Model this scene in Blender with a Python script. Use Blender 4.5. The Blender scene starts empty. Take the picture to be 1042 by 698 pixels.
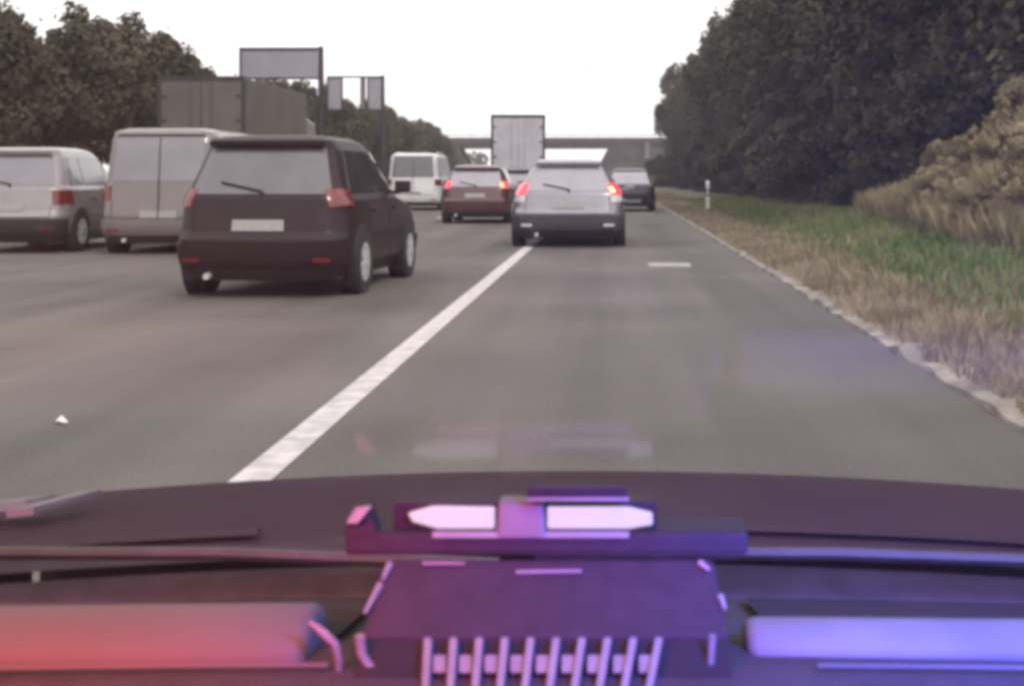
import bpy, bmesh, math, random
from mathutils import Vector, Matrix, noise
random.seed(7)
S = bpy.context.scene
C = S.collection
# ------------------------------------------------------------------ camera, world, sun, exposure
F, U0, V0, CAMH = 1400.0, 623.0, 180.0, 1.2          # focal length and vanishing point in photo pixels
cd = bpy.data.cameras.new('camera'); cam = bpy.data.objects.new('camera', cd); C.objects.link(cam)
cam.location = (0, 0, CAMH); cam.rotation_euler = (math.radians(90), 0, 0)
cd.sensor_width = 36; cd.lens = 36 * F / 1042
cd.shift_x = -(U0 - 521) / 1042; cd.shift_y = -(349 - V0) / 1042
cd.clip_start = 0.03; cd.clip_end = 6000
cd.dof.use_dof = True; cd.dof.focus_distance = 30; cd.dof.aperture_fstop = 15
S.camera = cam
SUN_EL, SUN_ROT = math.radians(48), math.radians(150)
w = bpy.data.worlds.new('World'); S.world = w; w.use_nodes = True
nt = w.node_tree; bg = nt.nodes['Background']
sky = nt.nodes.new('ShaderNodeTexSky'); sky.sky_type = 'NISHITA'; sky.sun_disc = False
sky.sun_elevation = SUN_EL; sky.sun_rotation = SUN_ROT; sky.dust_density = 5; sky.air_density = 1.0
hs = nt.nodes.new('ShaderNodeMix'); hs.data_type = 'RGBA'; hs.inputs[0].default_value = 0.88
hs.inputs[7].default_value = (9.8, 9.35, 9.35, 1)        # overcast cloud sheet, as bright as the clear sky it hides
nt.links.new(sky.outputs[0], hs.inputs[6]); nt.links.new(hs.outputs[2], bg.inputs[0])
bg.inputs[1].default_value = 0.12
sl = bpy.data.lights.new('sun', 'SUN'); sl.energy = 0.9; sl.angle = math.radians(14); sl.color = (1, .96, .9)
so = bpy.data.objects.new('sun', sl); C.objects.link(so)
so.rotation_euler = (math.radians(42), 0, math.radians(-150 + 180))
S.view_settings.view_transform = 'Standard'; S.view_settings.look = 'None'
S.view_settings.exposure = 0.68; S.view_settings.gamma = 1; S.view_settings.use_curve_mapping = False
S.render.engine = 'CYCLES'
S.cycles.pixel_filter_type = 'BLACKMAN_HARRIS'; S.cycles.filter_width = 4.2   # soft small-sensor picture
S.cycles.max_bounces = 6; S.cycles.transparent_max_bounces = 12

HAZE = .0008
# ------------------------------------------------------------------ helpers
def at(u, v, Y): return Vector(((u - U0) / F * Y, Y, CAMH - (v - V0) / F * Y))
def curve(Y): return -5.2e-4 * max(0, Y - 90) ** 2 if Y < 400 else -5.2e-4 * 310 ** 2 - (Y - 400) * .32
def tag(o, label=None, cat=None, group=None, kind=None):
    if label: o['label'] = label
    if cat: o['category'] = cat
    if group: o['group'] = group
    if kind: o['kind'] = kind
    return o
def thing(name, loc, label, cat, group=None, rz=0):
    o = bpy.data.objects.new(name, None); C.objects.link(o); o.location = loc; o.rotation_euler[2] = rz
    o.empty_display_size = .2
    return tag(o, label, cat, group)
def link(name, me, mat, parent=None):
    o = bpy.data.objects.new(name, me); C.objects.link(o)
    if mat is not None: me.materials.clear(); me.materials.append(mat)
    if parent is not None: o.parent = parent
    return o
def obj(name, bm, mat, parent=None, smooth=False, bevel=0):
    bmesh.ops.recalc_face_normals(bm, faces=bm.faces)
    if bevel:
        bmesh.ops.bevel(bm, geom=[e for e in bm.edges if len(e.link_faces) == 2 and e.calc_face_angle(0) > .5], offset=bevel, segments=2, affect='EDGES', profile=.6)
    me = bpy.data.meshes.new(name); bm.to_mesh(me); bm.free()
    if smooth:
        for p in me.polygons: p.use_smooth = True
        try: me.set_sharp_from_angle(angle=math.radians(42))
        except Exception: pass
    return link(name, me, mat, parent)
def box(bm, x0, x1, y0, y1, z0, z1, M=None):
    vs = [bm.verts.new(Vector(p)) for p in ((x0,y0,z0),(x1,y0,z0),(x1,y1,z0),(x0,y1,z0),(x0,y0,z1),(x1,y0,z1),(x1,y1,z1),(x0,y1,z1))]
    for f in ((0,3,2,1),(4,5,6,7),(0,1,5,4),(1,2,6,5),(2,3,7,6),(3,0,4,7)): bm.faces.new([vs[i] for i in f])
    if M is not None:
        for v in vs: v.co = M @ v.co
    return bm
def B(*a, **k): return box(bmesh.new(), *a, **k)
def hexa(bm, q0, q1):      # two quads (lists of 4 points) -> closed hexahedron
    vs = [bm.verts.new(p) for p in list(q0) + list(q1)]
    for f in ((0,1,2,3),(7,6,5,4),(0,4,5,1),(1,5,6,2),(2,6,7,3),(3,7,4,0)): bm.faces.new([vs[i] for i in f])
    return bm
def tube(bm, pts, rad, seg=10):
    pts = [Vector(p) for p in pts]; rings = []
    for i, p in enumerate(pts):
        d = (pts[min(i+1, len(pts)-1)] - pts[max(i-1, 0)]).normalized()
        a = d.cross(Vector((0,0,1)) if abs(d.z) < .9 else Vector((1,0,0))).normalized(); b = d.cross(a)
        r = rad[i] if isinstance(rad, (list, tuple)) else rad
        rings.append([bm.verts.new(p + (a*math.cos(t) + b*math.sin(t))*r) for t in [2*math.pi*k/seg for k in range(seg)]])
    for A, Bq in zip(rings, rings[1:]):
        for k in range(seg): bm.faces.new((A[k], A[(k+1)%seg], Bq[(k+1)%seg], Bq[k]))
    bm.faces.new(rings[0][::-1]); bm.faces.new(rings[-1])
    return bm
def disc_x(bm, c, r0, r1, x0, x1, seg=28):   # annular drum about the X axis
    L = []
    for (x, r) in ((x0, r0), (x0, r1), (x1, r1), (x1, r0)):
        L.append([bm.verts.new((c[0]+x, c[1]+r*math.cos(2*math.pi*k/seg), c[2]+r*math.sin(2*math.pi*k/seg))) for k in range(seg)])
    for i in range(4):
        A, Bq = L[i], L[(i+1) % 4]
        for k in range(seg): bm.faces.new((A[k], A[(k+1)%seg], Bq[(k+1)%seg], Bq[k]))
    return bm
def interp(tab, x):
    if x <= tab[0][0]: return tab[0][1]
    for (a, p), (b, q) in zip(tab, tab[1:]):
        if x <= b:
            t = (x-a)/(b-a); return p + (q-p)*t
    return tab[-1][1]

# ------------------------------------------------------------------ materials
MATS = {}
def mat(name, col, rough=.6, metal=0, coat=0, noise_s=None, col2=None, bump=0, bump_s=60, emit=None, es=0, spec=.5, detail=6, coord='Object', rand=0, trans=0):
    if name in MATS: return MATS[name]
    m = bpy.data.materials.new(name); m.use_nodes = True; N = m.node_tree; p = N.nodes['Principled BSDF']; L = N.links
    c4 = (*col, 1); p.inputs['Base Color'].default_value = c4
    p.inputs['Roughness'].default_value = rough; p.inputs['Metallic'].default_value = metal
    p.inputs['Coat Weight'].default_value = coat; p.inputs['Coat Roughness'].default_value = .08
    p.inputs['Specular IOR Level'].default_value = spec
    if emit: p.inputs['Emission Color'].default_value = (*emit, 1); p.inputs['Emission Strength'].default_value = es
    out = None
    tc = N.nodes.new('ShaderNodeTexCoord')
    if noise_s:
        nz = N.nodes.new('ShaderNodeTexNoise'); nz.inputs['Scale'].default_value = noise_s; nz.inputs['Detail'].default_value = detail
        L.new(tc.outputs[coord], nz.inputs['Vector'])
        cr = N.nodes.new('ShaderNodeMapRange'); cr.inputs[1].default_value = .35; cr.inputs[2].default_value = .65
        L.new(nz.outputs[0], cr.inputs[0])
        mx = N.nodes.new('ShaderNodeMix'); mx.data_type = 'RGBA'
        mx.inputs[6].default_value = c4; mx.inputs[7].default_value = (*(col2 or [c*1.4 for c in col]), 1)
        L.new(cr.outputs[0], mx.inputs[0]); out = mx.outputs[2]
    if rand:
        oi = N.nodes.new('ShaderNodeObjectInfo'); hv = N.nodes.new('ShaderNodeHueSaturation')
        mr = N.nodes.new('ShaderNodeMapRange'); mr.inputs[3].default_value = 1-rand; mr.inputs[4].default_value = 1+rand
        L.new(oi.outputs['Random'], mr.inputs[0]); L.new(mr.outputs[0], hv.inputs['Value'])
        if out: L.new(out, hv.inputs['Color'])
        else: hv.inputs['Color'].default_value = c4
        out = hv.outputs[0]
    if out: L.new(out, p.inputs['Base Color'])
    if bump:
        n2 = N.nodes.new('ShaderNodeTexNoise'); n2.inputs['Scale'].default_value = bump_s; n2.inputs['Detail'].default_value = 4
        L.new(tc.outputs[coord], n2.inputs['Vector'])
        bp = N.nodes.new('ShaderNodeBump'); bp.inputs['Strength'].default_value = bump; bp.inputs['Distance'].default_value = .02
        L.new(n2.outputs[0], bp.inputs['Height']); L.new(bp.outputs[0], p.inputs['Normal'])
    MATS[name] = m; return m
def asphalt():
    m = mat('asphalt', (.088,.078,.077), rough=.85, bump=.35, bump_s=90)
    N = m.node_tree; L = N.links; p = N.nodes['Principled BSDF']; tc = [n for n in N.nodes if n.type == 'TEX_COORD'][0]
    mp = N.nodes.new('ShaderNodeMapping'); mp.inputs['Scale'].default_value = (1.3, .05, 1); L.new(tc.outputs['Object'], mp.inputs[0])
    a = N.nodes.new('ShaderNodeTexNoise'); a.inputs['Scale'].default_value = 1; a.inputs['Detail'].default_value = 3; L.new(mp.outputs[0], a.inputs[0])
    b = N.nodes.new('ShaderNodeTexNoise'); b.inputs['Scale'].default_value = .35; b.inputs['Detail'].default_value = 6; L.new(tc.outputs['Object'], b.inputs[0])
    c = N.nodes.new('ShaderNodeTexNoise'); c.inputs['Scale'].default_value = 40; c.inputs['Detail'].default_value = 4; L.new(tc.outputs['Object'], c.inputs[0])
    s1 = N.nodes.new('ShaderNodeMath'); s1.operation = 'ADD'; L.new(a.outputs[0], s1.inputs[0]); L.new(b.outputs[0], s1.inputs[1])
    s2 = N.nodes.new('ShaderNodeMath'); s2.operation = 'MULTIPLY_ADD'; L.new(c.outputs[0], s2.inputs[0]); s2.inputs[1].default_value = .7; L.new(s1.outputs[0], s2.inputs[2])
    mr = N.nodes.new('ShaderNodeMapRange'); mr.inputs[1].default_value = 1.1; mr.inputs[2].default_value = 1.6; L.new(s2.outputs[0], mr.inputs[0])
    mx = N.nodes.new('ShaderNodeMix'); mx.data_type = 'RGBA'; mx.inputs[6].default_value = (.070,.061,.055,1); mx.inputs[7].default_value = (.138,.121,.110,1)
    L.new(mr.outputs[0], mx.inputs[0])
    sx = N.nodes.new('ShaderNodeSeparateXYZ'); L.new(tc.outputs['Object'], sx.inputs[0])      # polished wheel tracks
    t1 = N.nodes.new('ShaderNodeMath'); t1.operation = 'MULTIPLY_ADD'; L.new(sx.outputs[0], t1.inputs[0]); t1.inputs[1].default_value = 2*math.pi/1.875; t1.inputs[2].default_value = -1.24*2*math.pi/1.875
    t2 = N.nodes.new('ShaderNodeMath'); t2.operation = 'COSINE'; L.new(t1.outputs[0], t2.inputs[0])
    t3 = N.nodes.new('ShaderNodeMath'); t3.operation = 'MULTIPLY_ADD'; L.new(t2.outputs[0], t3.inputs[0]); t3.inputs[1].default_value = -.07; t3.inputs[2].default_value = .96
    vo = N.nodes.new('ShaderNodeTexVoronoi'); vo.feature = 'DISTANCE_TO_EDGE'; vo.inputs['Scale'].default_value = .22       # sealed cracks
    mp2 = N.nodes.new('ShaderNodeMix'); mp2.data_type = 'RGBA'; mp2.inputs[0].default_value = .35; L.new(tc.outputs['Object'], mp2.inputs[6]); L.new(b.outputs['Color'], mp2.inputs[7]); L.new(mp2.outputs[2], vo.inputs['Vector'])
    cr = N.nodes.new('ShaderNodeMapRange'); cr.inputs[1].default_value = .002; cr.inputs[2].default_value = .007; cr.inputs[3].default_value = .97; cr.inputs[4].default_value = 1; L.new(vo.outputs['Distance'], cr.inputs[0])
    t4 = N.nodes.new('ShaderNodeMath'); t4.operation = 'MULTIPLY'; L.new(t3.outputs[0], t4.inputs[0]); L.new(cr.outputs[0], t4.inputs[1])
    hv = N.nodes.new('ShaderNodeHueSaturation'); L.new(mx.outputs[2], hv.inputs['Color']); L.new(t4.outputs[0], hv.inputs['Value']); L.new(hv.outputs[0], p.inputs['Base Color'])
    return m
M_ASPH = asphalt()
M_PAINT = mat('road_paint', (.40,.37,.37), .7, noise_s=9, col2=(.60,.56,.56), bump=.2, bump_s=120)
M_KERB = mat('kerb_concrete', (.12,.105,.09), .95, noise_s=3.2, col2=(.33,.29,.25), bump=.8, bump_s=25)
M_CONC = mat('bridge_concrete', (.055,.05,.05), .9, noise_s=.6, col2=(.09,.082,.08), bump=.3, bump_s=8)
M_BARK = mat('bark', (.06,.045,.038), .95, noise_s=12, col2=(.11,.085,.07), bump=.8, bump_s=30)
M_LEAF_R = mat('leaf_dark', (.046,.042,.027), .8, noise_s=.35, col2=(.09,.080,.050), rand=.4, spec=.2)
M_LEAF_L = mat('leaf_brown_green', (.050,.046,.028), .8, noise_s=.5, col2=(.095,.082,.050), rand=.2, spec=.2)
M_LEAF_B = mat('leaf_dry', (.17,.145,.075), .85, noise_s=1.3, col2=(.36,.30,.19), rand=.2, spec=.2)
M_TYRE = mat('tyre_rubber', (.018,.017,.018), .8, noise_s=20, col2=(.03,.028,.028))
M_RIM = mat('alloy', (.6,.6,.62), .35, metal=.4, noise_s=30, col2=(.7,.7,.72))
M_BLACK = mat('black_plastic', (.02,.018,.02), .55, noise_s=30, col2=(.032,.03,.032))
M_GLASS = mat('car_glass', (.035,.035,.045), .05, spec=.9, coat=1, noise_s=2, col2=(.05,.05,.06))
M_GLASSL = mat('car_glass_pale', (.26,.25,.29), .12, spec=.9, coat=1, noise_s=2, col2=(.33,.31,.35))
M_GLASSM = mat('car_glass_grey', (.15,.14,.16), .15, spec=.8, coat=.8, noise_s=2, col2=(.18,.17,.19))
M_RED = mat('tail_lens_red', (.13,.012,.016), .2, coat=.6, noise_s=40, col2=(.17,.015,.02))
M_REDLIT = mat('tail_lens_lit', (.6,.03,.05), .2, coat=.5, noise_s=30, col2=(.7,.05,.06), emit=(1,.05,.08), es=1.1)
M_AMBER = mat('lamp_amber_lit', (.8,.3,.1), .3, emit=(1,.42,.16), es=2.2, noise_s=30, col2=(.8,.4,.2))
M_PLATE = mat('number_plate', (.26,.25,.25), .5, noise_s=40, col2=(.33,.32,.31))
M_WLAMP = mat('clear_lens', (.6,.58,.6), .2, coat=.6, noise_s=40, col2=(.75,.72,.75))
M_STEEL = mat('galvanised_steel', (.022,.021,.025), .6, metal=.2, noise_s=3, col2=(.04,.038,.042))
M_SIGNB = mat('sign_sheet', (.24,.235,.275), .5, noise_s=.8, col2=(.29,.285,.32))
M_WHITE = mat('white_sheet', (.62,.60,.62), .5, noise_s=3, col2=(.72,.70,.72))
def paint(name, col, metal=.3, rough=.35): return mat(name, col, rough, metal=metal, coat=.8, noise_s=3, col2=[c*1.15 for c in col])

# ------------------------------------------------------------------ ground, roads
def sstep(a, b, x):
    t = min(1, max(0, (x-a)/(b-a))); return t*t*(3-2*t)
def ground_h(x, Y):
    xx = x - curve(Y)
    h = -.06
    h += .05*sstep(1.9, 2.6, xx)
    h += .35*sstep(3, 5, xx) * (1 - .6*sstep(25, 50, Y)) + (.75*sstep(4.6, 6.8, xx) + .5*sstep(6.4, 8.2, xx))*(1 - sstep(22, 36, Y)) + 2.2*sstep(6.5, 22, xx)
    h += .9*sstep(-14.5, -24, xx)
    h += .06*noise.noise(Vector((x*.6, Y*.6, 0)))*(sstep(2.2, 4, xx) + sstep(-14, -16, xx))
    if abs(x) > 100 or Y > 350: h *= .3
    return h
def grid_mesh(name, xs, ys, hf, m, curved=True, kind='structure'):
    bm = bmesh.new(); V = []
    for Y in ys: V.append([bm.verts.new((x + (curve(Y) if curved else 0), Y, hf(x + (curve(Y) if curved else 0), Y))) for x in xs])
    for a, b in zip(V, V[1:]):
        for i in range(len(xs)-1): bm.faces.new((a[i], a[i+1], b[i+1], b[i]))
    o = obj(name, bm, m, smooth=True); tag(o, kind=kind); return o
def seq(*pts):
    out = []
    for (a, b, n) in pts: out += [a + (b-a)*i/n for i in range(n)]
    return out + [pts[-1][1]]
ysg = seq((-60,0,6),(0,60,90),(60,120,40),(120,400,50),(400,620,12))
M_GRASSG = mat('verge_soil_grass', (.10,.105,.05), .95, noise_s=.45, col2=(.18,.145,.095), bump=.8, bump_s=12)
grid_mesh('ground', seq((-400,-200,6),(-200,-30,12),(-30,-12,18),(-12,1.8,4),(1.8,10,33),(10,30,16),(30,200,12),(200,400,6)), ysg, ground_h, M_GRASSG)
grid_mesh('motorway_road', [-14.0,-8,-4,0,1.94], ysg, lambda x, Y: 0.0, M_ASPH)
def strip(bm, x0, x1, y0, y1, z=.004, n=None, jit=0):
    n = n or max(1, int((y1-y0)/(2 if y1 < 300 else 15)))
    pr = None
    for i in range(n+1):
        Y = y0 + (y1-y0)*i/n; c = curve(Y)
        a = bm.verts.new((x0+c+random.uniform(-jit,jit), Y, z)); b = bm.verts.new((x1+c+random.uniform(-jit,jit), Y, z))
        if pr: bm.faces.new((pr[0], pr[1], b, a))
        pr = (a, b)
bm = bmesh.new()
strip(bm, -1.51, -1.345, -20, 380, jit=.004); strip(bm, -12.75, -12.6, -20, 380)
for k in range(-1, 18):
    for xl in (-5.1, -8.85): strip(bm, xl-.06, xl+.06, 4+18*k, 10+18*k)
tag(obj('road_markings', bm, M_PAINT), kind='structure')
bm = bmesh.new(); bm.faces.new([bm.verts.new(p) for p in ((.50,18.35,.004),(1.05,18.3,.004),(1.07,19.1,.004),(.49,19.15,.004))])
tag(obj('road_markings', bm, mat('road_paint_worn', (.22,.21,.21), .8, noise_s=8, col2=(.42,.40,.40))), kind='structure')
# uneven concrete haunch along the road edge
bm = bmesh.new(); pr = None; Y = -4.0
while Y < 150:
    c = curve(Y); w1 = 2.26 + .26*noise.noise(Vector((0, Y*.9, 3))) + .07*noise.noise(Vector((0, Y*4, 9))); j = .04*noise.noise(Vector((5, Y*1.7, 1)))
    hh = .035 + .07*noise.noise(Vector((2, Y*2.2, 6)))
    q = [bm.verts.new(p) for p in ((1.92+j+c, Y, -.05), (1.935+j+c, Y, hh*.7), (2.0+c, Y, hh), (w1-.06+c, Y, hh*.85), (w1+c, Y, -.03), (w1+c+.03, Y, -.12))]
    if pr:
        for i in range(5): bm.faces.new((pr[i], pr[i+1], q[i+1], q[i]))
    pr = q; Y += .12 if Y < 45 else .6
tag(obj('kerb', bm, M_KERB, smooth=True), kind='structure')
# loose stones along the haunch
bm = bmesh.new()
for k in range(1600):
    Y = 4 + 40*random.random()**1.6; x = random.gauss(2.25, .17); r = random.choice((.012,.018,.025,.04,.06))
    if x < 1.98: continue
    Mx = Matrix.Translation((x+curve(Y), Y, ground_h(x+curve(Y), Y)+r*.4)) @ Matrix.Rotation(random.random()*6, 4, 'Z') @ Matrix.Diagonal((r*random.uniform(.8,1.5), r, r*.7, 1))
    bmesh.ops.create_icosphere(bm, subdivisions=1, radius=1, matrix=Mx)
tag(obj('gravel', bm, M_KERB, smooth=False), 'loose pale gravel scattered along the right road edge', 'gravel', kind='stuff')

# grass blades on the verge
def blades(name, n, dist, m, label, hmin, hmax, wb=.012):
    vs, fs = [], []
    for _ in range(n):
        x, Y = dist(); z = ground_h(x, Y) - .01; h = random.uniform(hmin, hmax); a = random.random()*6.28; l = random.uniform(.1,.5)*h; b = random.random()*6.28
        ww = wb*(1 + Y/18)
        dx, dy = math.cos(a)*ww, math.sin(a)*ww; i = len(vs)
        vs += [(x-dx, Y-dy, z), (x+dx, Y+dy, z), (x+math.cos(b)*l*.5+dx*.6, Y+math.sin(b)*l*.5+dy*.6, z+h*.65), (x+math.cos(b)*l, Y+math.sin(b)*l, z+h)]
        fs += [(i,i+1,i+2),(i,i+2,i+3)]
    me = bpy.data.meshes.new(name); me.from_pydata(vs, [], fs)
    tag(link(name, me, m), label, 'grass', kind='stuff')
def d_green():
    while True:
        Y = 7 + 60*random.random()**1.7; x = 2.25 + 9*random.random()**.9; xx = x
        g = noise.noise(Vector((x*.5, Y*.22, 4)))
        if xx > 2.75 + g*.9: return x + curve(Y), Y
def d_dry():
    Y = 5 + 90*random.random()**1.6; return 2.04 + abs(random.gauss(0, .55)) + curve(Y), Y
def d_bank():
    Y = random.uniform(13, 30); return random.uniform(4.7 + max(0, Y-20)*.06, 8.5) + curve(Y), Y
def d_left():
    Y = 15 + 120*random.random()**1.2; return -13.5 - 5*random.random() + curve(Y), Y
M_G1 = mat('grass_green', (.105,.15,.05), .8, noise_s=.4, col2=(.21,.205,.10), spec=.2)
M_G2 = mat('grass_dry', (.19,.155,.10), .85, noise_s=1.2, col2=(.33,.27,.19), spec=.2)
blades('green_grass', 70000, d_green, M_G1, 'green grass covering the verge on the right', .06, .2)
blades('dry_grass', 45000, d_dry, M_G2, 'dry brown grass along the kerb on the right', .05, .22)
M_G3 = mat('bank_weeds_tan', (.15,.135,.07), .85, noise_s=.7, col2=(.34,.28,.17), spec=.2)
blades('bank_weeds', 32000, d_bank, M_G3, 'tall olive and tan weeds covering the bank at the right edge', .18, .55, .013)
blades('median_grass', 9000, d_left, M_G2, 'rough grass beyond the leftmost lane', .15, .5, .02)

# ------------------------------------------------------------------ trees and shrubs
def crown_mesh(name, rx, rz, zc, nclump, nleaf, leaf, seed, flat=1.0):
    R = random.Random(seed); vs, fs = [], []
    cl = []
    for i in range(nclump):
        while True:
            p = Vector((R.uniform(-1,1), R.uniform(-1,1), R.uniform(-1,1)))
            if .35 < p.length < 1: break
        s = R.uniform(.2,.42)
        cl.append((Vector((p.x*rx*(1-s*.5), p.y*rx*(1-s*.5), zc + p.z*rz*(1-s*.5))), s*rx, s*rz*.8))
    for i in range(nclump//2):      # small sprigs standing out of the crown
        p = Vector((R.gauss(0,1), R.gauss(0,1), abs(R.gauss(.3,.8)))).normalized(); s = R.uniform(.10,.2)
        cl.append((Vector((p.x*rx*.93, p.y*rx*.93, zc + p.z*rz*.93)), s*rx, s*rz*1.3))
    for _ in range(nleaf):
        c, a, b = R.choice(cl)
        d = Vector((R.gauss(0,1), R.gauss(0,1), R.gauss(0,1))).normalized() * (R.random()**.35)
        if R.random() < .06: d *= 1.5
        p = c + Vector((d.x*a, d.y*a, d.z*b)); s = leaf*R.uniform(.6,1.4)
        n = (d + Vector((R.gauss(0,.6), R.gauss(0,.6), R.gauss(.3,.6)))).normalized()
        t = n.cross(Vector((R.random(), R.random(), R.random()))).normalized(); q = n.cross(t)
        i = len(vs); vs += [p - t*s, p + q*s*.6, p + t*s, p - q*s*.6]; fs.append((i,i+1,i+2,i+3))
    me = bpy.data.meshes.new(name); me.from_pydata([tuple(v) for v in vs], [], fs); return me
def trunk_mesh(H, r, seed, spread):
    R = random.Random(seed); bm = bmesh.new()
    tube(bm, [(0,0,-.4),(.04,0,H*.3),(R.uniform(-.2,.2),R.uniform(-.2,.2),H*.6),(R.uniform(-.3,.3),0,H*.88)], [r*1.25,r,r*.6,r*.2], 8)
    for i in range(6):
        a = i*1.05 + R.random(); z = H*R.uniform(.25,.6)
        tube(bm, [(0,0,z),(math.cos(a)*spread*.4, math.sin(a)*spread*.4, z+H*.12),(math.cos(a)*spread*.8, math.sin(a)*spread*.8, z+H*.25)], [r*.45,r*.28,r*.1], 6)
    me = bpy.data.meshes.new('trunk'); bmesh.ops.recalc_face_normals(bm, faces=bm.faces); bm.to_mesh(me); bm.free()
    for p in me.polygons: p.use_smooth = True
    return me
VAR = {}
for k in range(3):
    VAR['R', k] = (trunk_mesh(10, .2, k, 3), crown_mesh('crown', 3.5, 5.2, 5.9, 46, 24000, .125, 10+k))
    VAR['L', k] = (trunk_mesh(5.6, .14, 20+k, 2), crown_mesh('crown', 2.9, 3.1, 3.4, 34, 15000, .11, 30+k))
    VAR['S', k] = (trunk_mesh(1.6, .04, 40+k, .8), crown_mesh('foliage', 1.15, .95, .85, 26, 16000, .034, 50+k))
def tree(kind, x, Y, s, label, group, name='tree', hz=1.0, cat='tree', dry=False):
    k = random.randrange(3); t, c = VAR[kind, k]
    xr = x + curve(Y)
    r = thing(name, (xr, Y, ground_h(xr, Y)), label, cat, group, random.random()*6.28)
    r.scale = (s, s, s*hz)
    m = {'U': M_LEAF_R, 'R': M_LEAF_R, 'L': M_LEAF_L, 'S': M_LEAF_B}[kind]
    a = link('trunk' if kind in 'RL' else 'stem', t, M_BARK if not t.materials else None, r)
    b = link('crown' if kind in 'RL' else 'foliage', c, m if not c.materials else None, r)
    return r
LR = 'dark broadleaf tree in the dense wood along the right verge'
Y = 27.0; i = 0
while Y < 158:
    lab = LR
    if i == 0: lab = 'nearest dark tree of the right wood, behind the dry shrubs'
    hz = 1.0 + .0 * Y
    tree('R', 9.6 + random.uniform(-.5,.8), Y, random.uniform(.88,1.18), lab, 'trees of the dark wood on the right', 'broadleaf_tree')
    Y += 5.2 + Y*.02; i += 1
for Y in (34, 44, 55, 67, 80, 96, 115):
    tree('R', 14.5 + random.uniform(-1,1), Y, random.uniform(1.15,1.3), LR, 'trees of the dark wood on the right', 'broadleaf_tree')
for (x, Y, s) in ((9, 33, .62), (8.4, 40, .55), (8.6, 47, .6), (8.3, 56, .6), (8.2, 66, .6), (8.2, 78, .62), (8.2, 92, .62)):
    tree('R', x, Y, s, 'lower dark tree filling the front edge of the right-hand wood', 'low trees at the front of the right wood', 'broadleaf_tree')
LL = 'brown-green tree in the row beyond the leftmost lane'
Y = 30.0; i = 0
while Y < 250:
    lab = LL if i else 'tallest brown-green tree at the left edge of the picture'
    tree('L', -19.0 + random.uniform(-.8,.8), Y, random.uniform(.82,1.04) * (1.3 if i == 0 else 1.12 if i < 2 else 1), lab, 'trees in the row left of the motorway', 'broadleaf_tree')
    Y += 4.6 + Y*.02; i += 1
for Y in (38, 48, 60, 74, 90, 110, 135, 165): tree('L', -24 + random.uniform(-1,1), Y, random.uniform(.95,1.12), LL, 'trees in the row left of the motorway', 'broadleaf_tree')
VAR['U', 0] = (VAR['S', 0][0], crown_mesh('foliage', 2.3, 1.7, 1.35, 30, 12000, .085, 71)); VAR['U', 1] = (VAR['S', 1][0], crown_mesh('foliage', 2.0, 2.0, 1.6, 30, 12000, .085, 72)); VAR['U', 2] = VAR['U', 0]
Y = 30.0
while Y < 150:
    tree('U', 7.6 + .0*Y + random.uniform(-.4,.5) + .6*(Y < 45), Y, random.uniform(.9,1.25), 'dark underwood shrub at the foot of the wood on the right', 'dark underwood shrubs along the right wood', 'shrub', cat='shrub')
    Y += 3.2 + Y*.015
shr = [(5.35,17.2,.5,'pale dry shrub low on the bank at the right edge, nearest of its clump'),
 (5.1,20.5,.42,'low olive shrub at the left foot of the bank'),
 (6.0,19.6,.62,'tan shrub halfway up the bank by the right edge'),
 (6.6,23.0,.65,'dry shrub at the top of the bank, against the dark wood'),
 (6.7,26.5,.6,'small dry shrub at the far end of the bank below the dark wood'),
 (7.6,24.5,.85,'largest tan shrub, on top of the bank at the right edge'),
 (7.0,21,.8,'broad tan shrub at the right edge, partly cut by the picture border'),
 (5.4,23.0,.45,'round olive shrub at the left foot of the bank, left of the tan ones'),
 (5.0,18.6,.4,'smallest pale shrub at the grassy toe of the bank'),
 (7.2,30.5,.65,'farthest olive shrub beside the bank, at the edge of the wood')]
for (x, Y, s, lab) in shr: tree('S', x, Y, s, lab, 'dry shrubs on the right slope', 'shrub', cat='shrub')
LF = 'distant tree on the horizon beyond the overpass'
for x in (-150, -120, -95, -75): tree('L', x + 90, 420, 1.3, LF, 'distant trees beyond the overpass', 'broadleaf_tree')

# ------------------------------------------------------------------ haze
hb = B(-420, 420, -90, 640, -4, 40)
hm = bpy.data.materials.new('haze'); hm.use_nodes = True; N = hm.node_tree; N.nodes.clear()
ho = N.nodes.new('ShaderNodeOutputMaterial'); hv = N.nodes.new('ShaderNodeVolumePrincipled'); hv.inputs['Color'].default_value = (.93,.9,.93,1); hv.inputs['Density'].default_value = HAZE; hv.inputs['Anisotropy'].default_value = .2
N.links.new(hv.outputs[0], ho.inputs['Volume'])
tag(obj('haze', hb, hm), 'pale grey haze filling the air over the motorway', 'haze', kind='stuff')

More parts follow.
